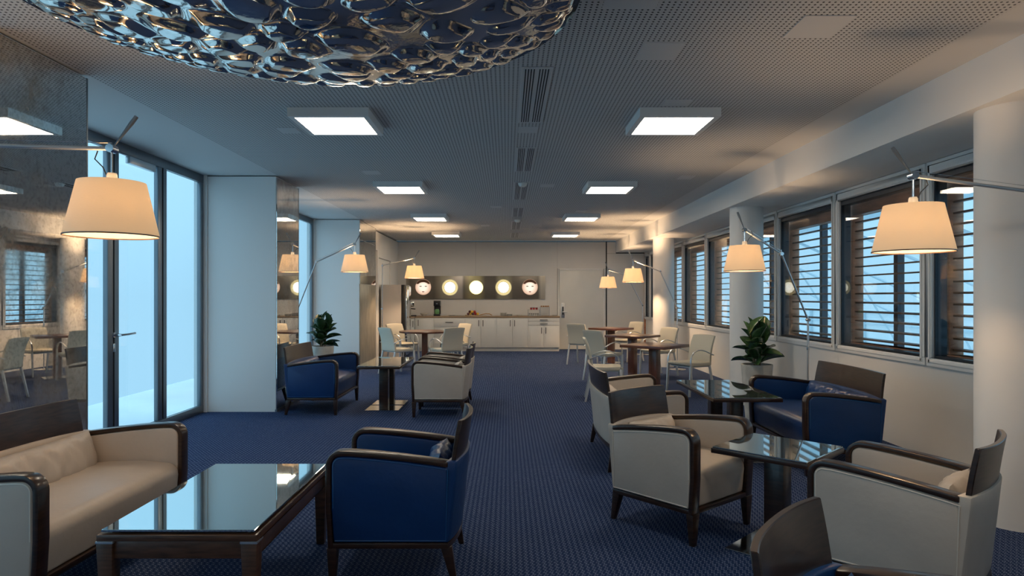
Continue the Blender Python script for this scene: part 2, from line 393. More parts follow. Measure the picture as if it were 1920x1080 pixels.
# glazed door lever, lock and closer inside the big bay
hz = 1.055; hy = 6.31
h = MB().tube([(XL+.03, hy, hz), (XL+.10, hy, hz)], .014, 10).tube([(XL+.10, hy-.01, hz), (XL+.105, hy+.1, hz), (XL+.10, hy+.24, hz+.005)], .011, 10)
h.build('door_handle', M['chrome'], w2)
MB().lathe([(0,0),(.026,0),(.026,.012),(0,.012)], 16).build('handle_rose', M['chrome'], w2, loc=(XL+.03, hy, hz)).rotation_euler = (0, PI/2, 0)
MB().box(XL+.03, XL+.038, hy-.016, hy+.016, hz-.16, hz-.08).build('lock_plate', M['chrome'], w2, bevel=.004)
MB().box(XL+.03, XL+.08, 6.5, 6.98, H-.19, H-.12).build('door_closer', M['alu'], w2, bevel=.006)
MB().box(XL+.03, XL+.045, 6.2, 6.98, H-.115, H-.10).build('closer_arm', M['steel'], w2, bevel=.002)

# right wall: sill wall, piers, windows
J0 = 5.88; PIT = 1.62
joints = [J0+PIT*k for k in range(-5, 8)]          # ... 17.2
zs0, zs1 = .885, 2.48
wr = sempty('wall_right')
MB().box(XW, XW+.1, YB, YF+.1, 0, zs0-.03).box(XW, XW+.1, YB, YF+.1, zs1+.03, BZ+.02).build('wall_face', M['wallwarm'], wr, smooth=False)
MB().box(XW, XW+.1, YB, joints[0]+.08, zs0-.03, zs1+.03).build('wall_face', M['wallwarm'], wr, smooth=False)
for jy in joints[1:-1]:
    MB().box(XW, XW+.1, jy-.08, jy+.08, zs0-.03, zs1+.03).build('pier', M['white'], wr, smooth=False)
MB().box(XW, XW+.1, YF-.06, YF+.1, zs0-.03, zs1+.03).build('pier', M['white'], wr, smooth=False)
MB().box(XW, XW+.1, joints[-1]-.08, joints[-1]+.08, zs0-.03, zs1+.03).build('pier', M['white'], wr, smooth=False)
MB().box(XW-.03, XW, YF-.07, YF-.0, 0, BZ-.02).build('corner_post', M['shutter'], wr)
slat_me = None
def window(n, y0, y1):
    w = sempty('window_%d' % n, (XW, y0, 0)); Lw = y1-y0
    a, b = .082, Lw-.082
    f = MB()
    for (p, q, r, s_) in ((.012, Lw-.012, .812, zs0), (.012, Lw-.012, zs1, 2.595), (.012, a, zs0, zs1), (b, Lw-.012, zs0, zs1)):
        f.box(-.028, 0, p, q, r, s_)
    f.build('window_frame', M['white'], w, bevel=.004)
    f2 = MB()
    for (p, q, r, s_) in ((.045, Lw-.045, .845, zs0-.012), (.045, Lw-.045, zs1+.012, 2.56), (.045, a-.012, .845, 2.56), (b+.012, Lw-.045, .845, 2.56)):
        f2.box(-.036, -.028, p, q, r, s_)
    f2.build('frame_bead', M['white'], w, bevel=.003)
    g = MB()
    for (p, q, r, s_) in ((a, b, zs0, zs0+.02), (a, b, zs1-.05, zs1), (a, a+.015, zs0+.02, zs1-.05), (b-.015, b, zs0+.02, zs1-.05)):
        g.box(.0, .10, p, q, r, s_)
    g.build('reveal', M['navy'], w, smooth=False)
    MB().box(.012, .018, a+.015, b-.015, zs0+.02, zs1-.05).build('pane', M['glass'], w, smooth=False)
    s = MB()
    for (p, q, r, s_) in ((a-.01, b+.01, zs0-.02, zs0+.03), (a-.01, b+.01, zs1-.16, zs1+.02), (a-.01, a+.03, zs0+.03, zs1-.16), (b-.03, b+.01, zs0+.03, zs1-.16)):
        s.box(.115, .235, p, q, r, s_)
    s.build('shutter_frame', M['shutter'], w, bevel=.004)
    global slat_me
    z = zs0+.075
    while z < zs1-.18:
        if slat_me is None:
            T = Matrix.Rotation(math.radians(-4), 4, 'Y')
            o = MB().box(-.036, .036, -(Lw-.24)/2, (Lw-.24)/2, -.008, .008, T).build('slat', M['slat'], w, bevel=.002, seg=1)
            slat_me = o.data
        else: o = link('slat', slat_me, w)
        o.location = (.172, Lw/2, z); z += .0985
    MB().box(.26, .33, Lw*.56, Lw*.56+.07, -.3, 3.2).build('post', M['navy'], w, smooth=False)
    return w
for k in range(1, len(joints)-1): window(k+3, joints[k], joints[k+1])
window(15, joints[-1], YF-.0)

# round columns
for cy in (-.5, 4.2, 8.9, 13.6):
    c = struct(MB().lathe([(0,0),(.213,0),(.213,BZ),(0,BZ)], 64).build('trim_2', M['white'], loc=(3.2, cy, 0)))
# ceiling: plain access panels
k = 3
for x, y, sx, sy in ((.93, 4.05, .27, .28), (1.72, 3.68, .30, .30), (.63, 3.30, .30, .30), (1.31, 5.12, .22, .16), (.19, 5.95, .19, .22), (-1.95, 5.98, .19, .2),
                     (-1.62, 8.0, .22, .25), (2.24, 8.33, .2, .25), (-.17, 11.05, .2, .25), (-1.35, 12.3, .2, .25), (-.45, 14.0, .2, .25), (.55, 8.95, .2, .25), (1.3, 11.6, .2, .22)):
    o = struct(MB().box(x-sx/1.2/2*1.1, x+sx/1.2/2*1.1, y-sy/2, y+sy/2, H-.004, H+.001).build('trim_%d' % k, M['ceilplain'], bevel=.001, seg=1)); k += 1

# ------------------------------------------------------------------ outdoors (seen through the glass)
tag(MB().box(-5.55, XL-.1, -30, 60, -.25, -.03).build('balcony_floor', M['ext_ground'], smooth=False), None, None, None, 'structure')
tag(MB().box(XW+.6, 60, -60, 120, -3.2, -3.0).build('pavement', M['ext_ground'], smooth=False), None, None, None, 'structure')
# white atrium structure opposite the shuttered windows
t = thing('atrium_building', 'pale white building with ribbed face beyond the shuttered windows', 'building', (26, 20, -3))
MB().box(0, 1, -40, 40, 0, 3.4).build('wall', M['ext_white'], t, smooth=False)
for i in range(19): MB().box(-.25, 0, -39+i*4.2, -38.8+i*4.2, 0, 3.4).build('rib', M['ext_pale'], t, smooth=False)
for z in (1.3, 2.4, 3.3): MB().box(-.12, 0, -40, 40, z, z+.12).build('band', M['ext_pale'], t, smooth=False)
MB().add([(-16,-40,11.2),(-16,40,11.2),(-6,40,8.6),(-6,-40,8.6),(-16,-40,11.3),(-16,40,11.3),(-6,40,8.7),(-6,-40,8.7)], [(0,1,2,3),(4,7,6,5),(0,4,5,1),(1,5,6,2),(2,6,7,3),(3,7,4,0)]).build('roof', M['ext_pale'], t, smooth=False)
for i in range(11):
    y = -34+i*6.5
    MB().tube([(-.1, y, 3.3), (-12, y+5.4, 10.2)], .09, 6).build('strut', M['ext_pale'], t)
    MB().tube([(-1, y+3.4, .2), (-11.0, y-4.5, 9.9)], .06, 6).build('strut', M['ext_pale'], t)

# ------------------------------------------------------------------ silver disc under the ceiling
def disc():
    cx, cy, zr, R = -.86, 2.74, 2.66, 1.17
    t = thing('ceiling_light', 'large round dimpled silver disc hanging under the ceiling', 'ceiling lamp', (cx, cy, zr))
    rng = random.Random(3); pts = []
    for tries in range(9000):
        rho = math.sqrt(rng.random())*1.0; a = rng.random()*2*PI
        x, y = rho*math.cos(a), rho*math.sin(a)
        d = .185 - .115*rho**2.3
        if all((x-q[0])**2+(y-q[1])**2 > ((d+q[2])/2)**2 for q in pts): pts.append((x, y, d))
    P = np.array(pts)
    nr, na = 230, 800
    u = np.linspace(0.004, 1, nr); ang = np.linspace(0, 2*PI, na, endpoint=False)
    U, A = np.meshgrid(u, ang, indexing='ij')
    X = (U*np.cos(A)).ravel(); Y = (U*np.sin(A)).ravel()
    h = np.zeros_like(X)
    for s in range(0, len(X), 8000):
        # slightly elongated cells, each with its own weight
        x_ = X[s:s+8000]; y_ = Y[s:s+8000]
        xw = x_+.03*np.sin(7*y_+2*np.sin(5*x_))+.004*np.sin(23*y_+11*x_); yw = y_+.03*np.sin(6*x_+3*np.sin(4*y_))+.004*np.sin(21*x_-13*y_)
        dx = xw[:, None]-P[None, :, 0]; dy = yw[:, None]-P[None, :, 1]
        D = np.sqrt(dx*dx+dy*dy)
        k = np.argpartition(D, 1, axis=1)[:, :2]
        Dk = np.take_along_axis(D, k, 1); Dk.sort(axis=1)
        k0 = np.argmin(D, axis=1)
        size = P[k0, 2]
        e = np.clip((Dk[:, 1]-Dk[:, 0])/(size*.85), 0, 1)
        e = np.clip(e*1.6, 0, 1); tt = np.clip(1-(Dk[:, 0]/(.66*size))**2, 0, 1)
        h[s:s+8000] = e*e*(3-2*e)*tt*(2-tt)*size*.38
    rho = U.ravel()
    fade = np.clip((1-rho)/.03, 0, 1)
    Z = -.13*(1-rho**2) - h*R*.5*fade*.9
    Z += .02*np.clip((rho-.97)/.03, 0, 1)
    V = np.stack([X*R, Y*R, Z], 1)
    i = np.arange(nr-1)[:, None]*na; j = np.arange(na)[None, :]; jn = (j+1) % na
    F = np.stack([(i+j).ravel(), (i+jn).ravel(), (i+na+jn).ravel(), (i+na+j).ravel()], 1)
    me = bpy.data.meshes.new('shell')
    me.from_pydata(V.tolist(), [], F.tolist()); me.flip_normals(); me.shade_smooth(); me.materials.append(M['silver'])
    link('shell', me, t)
    MB().lathe([(0,.14),(.5*R,.13),(.9*R,.07),(R,.02),(R,.0)], 96).build('back_shell', M['silver'], t)
    MB().lathe([(0,.12),(.12,.12),(.12,H-zr),(0,H-zr)], 32).build('ceiling_mount', M['chrome'], t)
    # fixing bolts, each through the shell near the rim
    for (px, py) in ((137,20),(453,127),(757,146),(972,73)):
        # intersect the view ray with the plane of the rim
        tt = (zr-.04-EYE)/((556-py)/1250); x = (px-950)/1250*tt-cx; y = tt-cy
        MB().lathe([(0,-.03),(.016,-.03),(.02,-.024),(.02,.012),(.03,.014),(.03,.04),(0,.04)], 16, (x, y, -.01)).build('bolt', M['black'], t)
disc()

# ------------------------------------------------------------------ light panels, vents, smoke detectors
def led(label, x, y, proto=[None]):
    if proto[0] is None:
        t = thing('ceiling_light_panel', label, 'ceiling light', (x, y, H), 0, 'square light panels on the ceiling')
        f = MB()
        o, i = .32, .275
        for a in ((-o,o,-o,-i),(-o,o,i,o),(-o,-i,-i,i),(i,o,-i,i)): f.box(*a, -.07, 0)
        f.build('housing', M['white'], t)
        MB().box(-i, i, -i, i, -.066, -.05).build('diffuser', M['diffuser'], t, smooth=False)
        proto[0] = t; return t
    return dup(proto[0], (x, y, H), 0, label)
ords = ['first', 'second', 'third', 'fourth']
for i, y in enumerate((5.57, 8.93, 12.3, 15.68)):
    led('square white light panel, %s from the silver disc in the row by the mirrored columns' % ords[i], -1.41, y)
    led('square white light panel, %s from the silver disc in the row by the shuttered windows' % ords[i], 1.37, y)
led('square white light panel beside the silver disc, over the blue armchair', 1.37, 2.2)
led('square white light panel behind the silver disc and the camera', -1.41, -1.2)
led('square white light panel behind the camera by the shuttered windows', 1.37, -1.2)
def vent(label, x, y0, y1, xw=.21):
    t = thing('ceiling_vent', label, 'air vent', (x, 0, H), 0, 'slot vents along the middle of the ceiling')
    MB().box(-xw/2, xw/2, y0, y1, -.006, -.001).build('vent_plate', M['ceilplain'], t, bevel=.001, seg=1)
    n = 9
    for i in range(n):
        if i == 4: continue
        xx = -xw/2+.03+(xw-.06)*i/(n-1)
        MB().box(xx-.0035, xx+.0035, y0+.03, y1-.03, -.0075, -.006).build('slot', M['slot'], t, smooth=False)
for i, (a, b) in enumerate(((125,229),(276,321),(341,374),(389,406),(415,430),(436,445))):
    Y0, Y1 = 1250*(H-EYE)/(556-a), 1250*(H-EYE)/(556-b)
    vent('narrow slot vent in the ceiling, %s from the silver disc' % ['first','second','third','fourth','fifth','sixth'][i], .20, Y0, Y1)
for i, (x, y) in enumerate(((.21, 8.75), (.21, 12.95))):
    t = thing('smoke_detector', ['small round smoke detector on the ceiling by the third slot vent', 'small round smoke detector farther on by the fifth slot vent'][i], 'smoke detector', (x, y, H), 0)
    MB().lathe([(0,-.05),(.035,-.05),(.05,-.035),(.055,-.01),(.055,0)], 20).build('cover', M['cabinet'], t)
    MB().lathe([(0,-.012),(.065,-.012),(.065,0)], 20).build('base', M['cabinet'], t)

# ------------------------------------------------------------------ armchairs and sofas
XFr, XBk, BZ0 = .33, -.27, .18
def wobble(x, y, k): return math.sin(x*17+k)*math.cos(y*11+k*2)+.5*math.sin(x*41+y*23+k*3)
def pillow_mesh(w, hgt, th, k, mat_):
    n, m_ = max(18, int(w*44)), 14
    def prof(u, v, sg):
        a, b = u*2-1, v*2-1
        e = max(0, (1-abs(a)**3.2))**.55*max(0, (1-abs(b)**3.2))**.55
        pinch = 1-.07*(1-abs(b)**2)*abs(a)**4
        wr = .011*wobble(a*w, b*hgt, k)*e + .010*math.sin((a*w*26)+2.2*math.sin(b*4+k))*abs(b)*e
        return (sg*(th/2*e) + wr, a*w/2*(1-.03*b*b), b*hgt/2*(1-.05*(1-a*a)*0)*pinch)
    mb = MB().solid_grid(lambda u, v: prof(u, v, 1), lambda u, v: prof(u, v, -1), n, m_)
    return mb
def armchair(kind, Wd, label, sofa, k=0, group=None):
    lea, pip = (M['cream'], M['piping_cream']) if kind == 'cream' else (M['blue'], M['piping_blue'])
    t = thing('sofa' if sofa else 'armchair', label, 'sofa' if sofa else 'armchair', (0,0,0), 0, group)
    hw = Wd/2
    def ztop(x): return .665 - .06*max(0, (XFr-x)/(XFr-XBk))**1.6
    r = .075
    def outline(off):
        """front bottom -> up -> rounded corner -> back along the top"""
        pts = [(XFr-off-.012, BZ0+.0), (XFr-off, BZ0+.2)]
        rr = max(.02, r-off); cx, cz = XFr-off-rr, .665-off-rr-.004
        pts += [(cx+rr*math.cos(math.radians(a)), cz+rr*math.sin(math.radians(a))) for a in range(0, 91, 11)]
        xs = [XFr-off-rr-.04-(XFr-off-rr-.04-XBk)*i/10 for i in range(11)]
        pts += [(x, ztop(x)-off) for x in xs]
        return pts
    T_ = .026
    for sg in (-1, 1):
        yo, yi = sg*hw, sg*(hw-.072)
        a, b = outline(0), outline(T_); n = len(a)
        vs = [(p[0], yo, p[1]) for p in a]+[(p[0], yi, p[1]) for p in a]+[(p[0], yo, p[1]) for p in b]+[(p[0], yi, p[1]) for p in b]
        fs = []
        for i in range(n-1):
            fs += [(i,i+1,n+i+1,n+i), (2*n+i,3*n+i,3*n+i+1,2*n+i+1), (i,2*n+i,2*n+i+1,i+1), (n+i,n+i+1,3*n+i+1,3*n+i)]
        fs += [(0,n,3*n,2*n), (n-1,3*n-1,4*n-1,2*n-1)]
        MB().add(vs, fs).build('arm_frame', M['dark'], t, bevel=.005)
        poly = outline(T_+.001); poly = poly+[(XBk, BZ0+.03)]
        poly[0] = (poly[0][0], BZ0+.03)
        ap = MB().prism(poly, 'y', min(sg*(hw-.003), sg*(hw-.069)), max(sg*(hw-.003), sg*(hw-.069))).build('arm_panel', lea, t, bevel=.011, seg=3)
        pp = outline(T_+.011); pp = [(p[0], sg*(hw-.004), p[1]) for p in pp]+[(XBk+.01, sg*(hw-.004), BZ0+.04), (XFr-T_-.02, sg*(hw-.004), BZ0+.04)]
        pp.append((pp[0][0], pp[0][1], pp[0][2]+.04))
        MB().tube(pp[1:], .0035, 6).build('piping', pip, ap)
        MB().frustum((XFr-.028, sg*(hw-.034), 0), .015, .017, (XFr-.03, sg*(hw-.036), BZ0+.002), .024, .034).build('leg', M['dark'], t, bevel=.003)
        MB().frustum((XBk-.03, sg*(hw-.05), 0), .014, .014, (XBk+.01, sg*(hw-.05), BZ0+.002), .028, .026).build('leg', M['dark'], t, bevel=.003)
    ab = .05
    def arc(u): return XBk-ab*(1-abs(u)**2.4)
    plan = [(XFr-.012, -hw+.004), (XFr-.012, hw-.004)]+[(arc(1-2*i/16), (hw-.004)*(1-2*i/16)) for i in range(17)]
    MB().prism(plan, 'z', BZ0, BZ0+.028).build('seat_rail', M['dark'], t, bevel=.003)
    sw = hw-.074
    prof = [(XBk+.02, BZ0+.028), (XFr-.03, BZ0+.028)]
    rr = .07; zt = .43
    prof += [(XFr-.012-.004-rr+rr*math.cos(math.radians(q)), zt-rr+rr*math.sin(math.radians(q))) for q in range(0, 91, 15)]
    prof += [(.1, zt+.012), (-.1, zt+.006), (XBk+.02, zt-.01)]
    MB().prism(prof, 'y', -sw, sw).build('seat', lea, t, bevel=.014, seg=3)
    lean = .10
    def fo(u, v):
        a = u*2-1; z = BZ0+.03+v*(.62-BZ0-.03)
        return (arc(a)-(z-.2)*lean, a*(hw-.004), z - .012*v*abs(a)**3)
    def fi(u, v):
        p = fo(u, v); return (p[0]+.055, p[1]*.985, p[2])
    MB().solid_grid(fo, fi, 18, 8).build('back_shell', lea, t, bevel=.008, seg=2)
    def wo(u, v):
        a = u*2-1; z = .585+v*.22
        aa = a*(.93-.025*v)
        return (arc(aa)-(z-.2)*lean+.012-.01*v*v, aa*(hw-.004), z)
    def wi(u, v):
        p = wo(u, v); return (p[0]+.022, p[1]*.995, p[2])
    MB().solid_grid(wo, wi, 20, 4).build('back_panel', M['dark'], t, bevel=.003, seg=1)
    p = pillow_mesh(Wd-.17, .235, .12, k, lea).build('pillow', lea, t, ang=60)
    p.location = (XBk+.075, 0, .505); p.rotation_euler = (0, math.radians(-13), 0)
    return t
R = math.radians
def place(o, x, y, deg): o.location = (x, y, 0); o.rotation_euler = (0, 0, R(deg)); return o
place(armchair('blue', .62, 'dark blue leather armchair with its side to the glass-topped coffee table', False, 1), -.56, 3.58, 180)
place(armchair('cream', .64, 'cream leather armchair facing the camera side, beside the small square glass table', False, 2), 1.085, 4.21, -50)
ch_c = armchair('cream', .62, 'cream leather armchair with its back to the thick near column', False, 3)
place(ch_c, 1.86, 3.12, 136)
place(armchair('blue', .64, 'blue leather armchair cut off by the bottom edge, blue pillow on its seat', False, 5), 1.03, 1.62, -39)
dup(ch_c, (-.79, 8.12, 0), R(180), 'cream leather armchair at the double-post table, first of two side by side')
dup(ch_c, (-.79, 8.90, 0), R(180), 'cream leather armchair at the double-post table, behind its twin')
place(armchair('cream', 1.24, 'cream leather two-seat sofa in front of the large antique mirror', True, 4), -2.29, 3.45, -2)
place(armchair('cream', 1.22, 'cream leather two-seat sofa seen from behind near the aisle', True, 6), 1.13, 5.95, 0)
sb = armchair('blue', 1.24, 'blue leather two-seat sofa below the shuttered windows', True, 7)
place(sb, 2.68, 5.86, 180)
place(armchair('blue', 1.2, 'bright blue leather two-seat sofa beside the mirrored column and rubber plant', True, 8), -2.35, 8.55, 0)

# ------------------------------------------------------------------ tables
def coffee_table(x0, x1, y0, y1, z):
    cx, cy = (x0+x1)/2, (y0+y1)/2; a, b = (x1-x0)/2, (y1-y0)/2
    t = thing('coffee_table', 'long low dark wood coffee table with a reflecting glass top', 'table', (cx, cy, 0))
    MB().box(-a+.012, a-.012, -b+.012, b-.012, z-.010, z).build('glass_top', M['tableglass'], t, bevel=.002, seg=1)
    f = MB()
    for q in ((-a,a,-b,-b+.045),(-a,a,b-.045,b),(-a,-a+.045,-b+.045,b-.045),(a-.045,a,-b+.045,b-.045)): f.box(*q, z-.045, z-.018)
    f.build('top_frame', M['coffee'], t, bevel=.003)
    f = MB(); c = .012
    for q in ((-a+c,a-c,-b+c,-b+.04),(-a+c,a-c,b-.04,b-c),(-a+c,-a+.04,-b+.04,b-.04),(a-.04,a-c,-b+.04,b-.04)): f.box(*q, z-.12, z-.045)
    f.build('apron', M['coffee'], t, bevel=.002)
    for sx in (-1, 1):
        for sy in (-1, 1):
            lg = MB().frustum((sx*(a-.035), sy*(b-.035), 0), .022, .022, (sx*(a-.033), sy*(b-.033), z-.055), .034, .034).build('leg', M['coffee'], t, bevel=.003)
            MB().box(sx*(a-.033)-.036, sx*(a-.033)+.036, sy*(b-.033)-.036, sy*(b-.033)+.036, z-.055, z-.045).build('corner_plate', M['alu'], lg, bevel=.001, seg=1)
            MB().lathe([(0,0),(.012,0),(.012,.01),(0,.01)], 14, (sx*(a-.045), sy*(b-.045), z-.019)).build('glass_pad', M['alu'], t)
    return t
coffee_table(-1.70, -1.035, 2.76, 3.88, .45)
def post_table(label, x, y, sx, sy, z, deg, posts, pw=.11, plate=.42, top='glass', rnd=False, ph=(.055,.055)):
    t = thing('side_table' if top == 'glass' else 'dining_table', label, 'table', (x, y, 0), R(deg))
    if top == 'glass':
        MB().box(-sx/2+.006, sx/2-.006, -sy/2+.006, sy/2-.006, z-.008, z).build('glass_top', M['tableglass'], t, bevel=.002, seg=1)
        MB().box(-sx/2, sx/2, -sy/2, sy/2, z-.036, z-.008).build('top_board', M['dark'], t, bevel=.003)
    elif rnd:
        MB().lathe([(0,z-.035),(sx/2-.01,z-.035),(sx/2,z-.028),(sx/2,z-.006),(sx/2-.006,z),(0,z)], 64).build('tabletop', M['red'], t)
    else:
        MB().box(-sx/2, sx/2, -sy/2, sy/2, z-.04, z).build('tabletop', M['red'], t, bevel=.003)
    for px, py in posts:
        MB().box(px-ph[0], px+ph[0], py-ph[1], py+ph[1], .012, z-.036).build('post', M['dark'] if top == 'glass' else M['red'], t, bevel=.003)
        pl = MB()
        if rnd: pl.lathe([(0,0),(.27,0),(.27,.008),(.1,.012),(0,.012)], 48, (px, py, 0))
        else: pl.box(px-plate/2, px+plate/2, py-(plate/2 if len(posts) == 1 else .19), py+(plate/2 if len(posts) == 1 else .19), 0, .012)
        pl.build('base_plate', M['polish'], t, bevel=.002, seg=1)
    return t
post_table('small square glass-topped table between the cream armchairs near the column', 1.52, 3.74, .53, .53, .58, 45, [(0, 0)])
post_table('long narrow glass-topped table on two posts between the cream and blue sofas', 2.0, 6.12, .58, 1.2, .58, 0, [(0, -.28), (0, .28)])
post_table('glass-topped table on two posts and polished plates beside the bright blue sofa', -1.55, 8.66, .52, 1.24, .58, 0, [(0, -.22), (0, .22)], plate=.42)
for lab, x, y in (('square red-brown dining table nearest the rubber plant by the windows', 2.07, 9.33), ('square red-brown dining table in the middle of the three by the windows', 2.2, 11.65), ('square red-brown dining table nearest the white door', 2.24, 14.3)):
    post_table(lab, x, y, .70, .70, .75, 48, [(0, 0)], top='wood', ph=(.06,.06))
post_table('round dark wood dining table among four ivory chairs by the grey fridge', -1.6, 13.05, 1.0, 1.0, .75, 0, [(0, 0)], top='wood', rnd=True)

# ------------------------------------------------------------------ dining chairs
def dining(label):
    t = thing('dining_chair', label, 'chair', (0,0,0), 0, 'ivory dining chairs around the dining tables')
    prof = [(-.20,.42),(.17,.425),(.205,.435),(.215,.45),(.205,.468),(.17,.475),(0,.468),(-.20,.472)]
    MB().prism(prof, 'y', -.225, .225).build('seat', M['chairwhite'], t, bevel=.008)
    def fo(u, v):
        a = u*2-1; z = .43+v*.43
        return (-.215-.10*v-.025*math.sin(PI*v)*-1-.012*(1-a*a), a*(.225-.012*v), z-.012*v*a*a)
    def fi(u, v):
        p = fo(u, v); return (p[0]+.035, p[1], p[2])
    MB().solid_grid(fo, fi, 8, 8).build('backrest', M['chairwhite'], t, bevel=.007)
    for s in (-1, 1):
        y = s*.235
        MB().frustum((-.285, s*.215, 0), .014, .012, (-.195, s*.205, .425), .016, .013).build('leg', M['leggrey'], t, bevel=.003)
        MB().frustum((.215, y, 0), .014, .012, (.185, y, .44), .018, .012).build('leg', M['leggrey'], t, bevel=.003)
        pts = [(.185, y, .44), (.190, y, .50), (.175, y, .57), (.13, y, .625), (.06, y, .652), (-.02, y, .65), (-.11, y, .628), (-.19, y, .595), (-.245, y, .575)]
        v = MB(); n = len(pts)                      # flat bent aluminium strap
        vs = []
        for i, p in enumerate(pts):
            d = Vector(pts[min(i+1,n-1)])-Vector(pts[max(i-1,0)]); nn = Vector((d.z, 0, -d.x)).normalized()*.006
            for a, b in ((-1,-.013),(1,-.013),(1,.013),(-1,.013)): vs.append((p[0]+nn.x*a, p[1]+b, p[2]+nn.z*a))
        fs = [(0,1,2,3), tuple(range(4*n-4, 4*n))[::-1]]
        for i in range(n-1):
            for q in range(4): fs.append((i*4+q, i*4+(q+1)%4, i*4+4+(q+1)%4, i*4+4+q))
        v.add(vs, fs).build('armrest', M['alu'], t, bevel=.002, seg=1)
    MB().box(-.18, .18, -.20, .20, .405, .42).build('seat_frame', M['leggrey'], t, bevel=.003)
    return t
dc = place(dining('ivory dining chair behind the cream sofa, beside the nearest red-brown table'), 1.37, 9.18, -6)
for lab, x, y, a in (('ivory dining chair on the aisle side of the middle red-brown table', 1.66, 11.35, 38),
                     ('ivory dining chair on the aisle side of the red-brown table by the door', 1.60, 14.05, 55),
                     ('ivory dining chair on the window side of the nearest red-brown table', 2.66, 9.72, -152),
                     ('ivory dining chair on the window side of the middle red-brown table', 2.72, 12.0, -150),
                     ('ivory dining chair on the window side of the red-brown table by the door', 2.66, 14.72, -148),
                     ('pale dining chair with its back to the camera, mirror side of round table', -2.0, 12.3, 42),
                     ('pale dining chair with its back to the camera, aisle side of round table', -1.12, 12.3, 128),
                     ('ivory dining chair behind the round table on its fridge side', -2.12, 13.68, -40),
                     ('ivory dining chair behind the round table on its aisle side', -1.08, 13.75, -140)):
    dup(dc, (x, y, 0), R(a), lab)

# ------------------------------------------------------------------ floor lamps
def lamp(label, base, j1, elbow, hub, dv, pw=1):
    """base xy, j1 z of the pole top, elbow point, hub point, dv handle direction"""
    t = thing('floor_lamp', label, 'floor lamp', (base[0], base[1], 0), 0)
    B = Vector((base[0], base[1], 0)); E = Vector(elbow)-B; Hb = Vector(hub)-B; J = Vector((0, 0, j1))
    MB().lathe([(0,0),(.165,0),(.165,.012),(.155,.018),(.03,.02),(.018,.03),(0,.03)], 40).build('base', M['polish'], t)
    MB().tube([(0,0,.02), J], .0115, 12).build('pole', M['alu'], t)
    MB().tube([J-Vector((0,0,.33)), J-Vector((0,0,.30))], .017, 12).build('pole_collar', M['chrome'], t)
    def joint(p):
        MB().tube([p-Vector((.0,.024,0)), p+Vector((0,.024,0))], .019, 14).tube([p, p+Vector((.0,0,.045))], .004, 6).build('joint', M['chrome'], t)
    joint(J); joint(E)
    MB().tube([J, E], .0105, 12).build('lower_arm', M['alu'], t)
    MB().tube([E, Hb], .0105, 12).build('upper_arm', M['alu'], t)
    off = Vector((0, 0, .028))
    MB().tube([E+off, Hb+off], .0016, 5).build('tension_cable', M['chrome'], t)
    hu = MB().tube([Hb-Vector((.0,.025,0)), Hb+Vector((0,.025,0))], .02, 14).build('hub', M['chrome'], t)
    d = Vector(dv).normalized()
    MB().tube([Hb+d*.02, Hb+d*.07, Hb+d*.16, Hb+d*.20], [.004, .006, .011, .010], 10).build('shade_handle', M['steel'], hu)
    top = Hb+Vector((0,0,-.12))
    MB().tube([Hb, top], .005, 8).build('shade_stem', M['chrome'], t)
    MB().lathe([(0,0),(.02,0),(.024,-.01),(.028,-.055),(0,-.055)], 20, tuple(top)).build('socket', M['plate'], t)
    zt = top.z-.045
    # cord loop from the arm to the socket
    s = 1 if E.x > Hb.x else -1
    MB().tube([Hb+Vector((s*.07,0,-.01)), Hb+Vector((s*.085,0,-.05)), Hb+Vector((s*.045,0,-.09)), top+Vector((s*.022,0,-.02))], .003, 6).build('cord', M['cord'], t)
    r0, r1, hs = .151, .21, .265
    sh = MB().lathe([(r0,0),(r1,-hs),(r1-.003,-hs),(r0-.003,0)], 56, (Hb.x, Hb.y, zt), closed=True).build('lamp_shade', M['shade'], t)
    MB().lathe([(r1+.0012,-hs+.004),(r1+.0012,-hs-.002),(r1-.004,-hs-.002),(r1-.004,-hs+.004)], 56, (Hb.x, Hb.y, zt), closed=True).build('shade_trim', M['coffee'], sh)
    MB().lathe([(0,-.055),(.014,-.06),(.02,-.075),(.033,-.11),(.03,-.14),(.015,-.16),(0,-.163)], 18, (Hb.x, Hb.y, zt)).build('bulb', M['bulb'], t)
    l = bpy.data.lights.new('bulb_light', 'POINT'); l.energy = LAMP_W*pw; l.color = (1, .66, .37); l.shadow_soft_size = .04
    lo = bpy.data.objects.new('bulb_light', l); COL.objects.link(lo); lo.parent = t; lo.location = (Hb.x, Hb.y, zt-.12)
    return t
def P3(px, py, Y): return ((px-950)*Y/1250, Y, EYE-(py-556)*Y/1250)
lamp('floor lamp reaching in from the mirror side, nearest cream shade', (-2.72, 2.7), 1.16, (-2.70, 3.05, 2.12), P3(210,279,3.28), (.42,0,.55), .7)
lamp('floor lamp with cream shade on an arm coming past the thick near column', (3.44, 3.3), 1.16, (3.30, 3.62, 1.93), P3(1712,330,3.78), (-.40,0,.55), .8)
lamp('floor lamp with bent steel arm standing between blue sofa and rubber plant', (3.3, 7.3), 1.165, P3(1465,476,7.15), P3(1396,431,6.95), (-.2,0,.5))
lamp('floor lamp by the thin far column, bent arm above the middle dining table', (3.3, 12.9), 1.2, P3(1238,509,13.0), P3(1187,488,13.1), (-.3,0,.6), 4.2)
lamp('floor lamp nearest the white door, the farthest shade by the windows', (3.3, 16.2), 1.2, P3(1176,517,16.0), P3(1140,506,15.9), (-.2,0,.6), 4.2)
lamp('floor lamp behind the mirrored column, its shade above the bright blue sofa', (-3.25, 10.3), 1.17, P3(593,491,10.3), P3(665,458,10.3), (.3,0,.55))
lamp('floor lamp with upright steel pole in front of the grey fridge side', (-2.56, 13.7), 1.17, P3(717,498,13.7), P3(777,484,14.3), (.35,0,.55), 4.2)

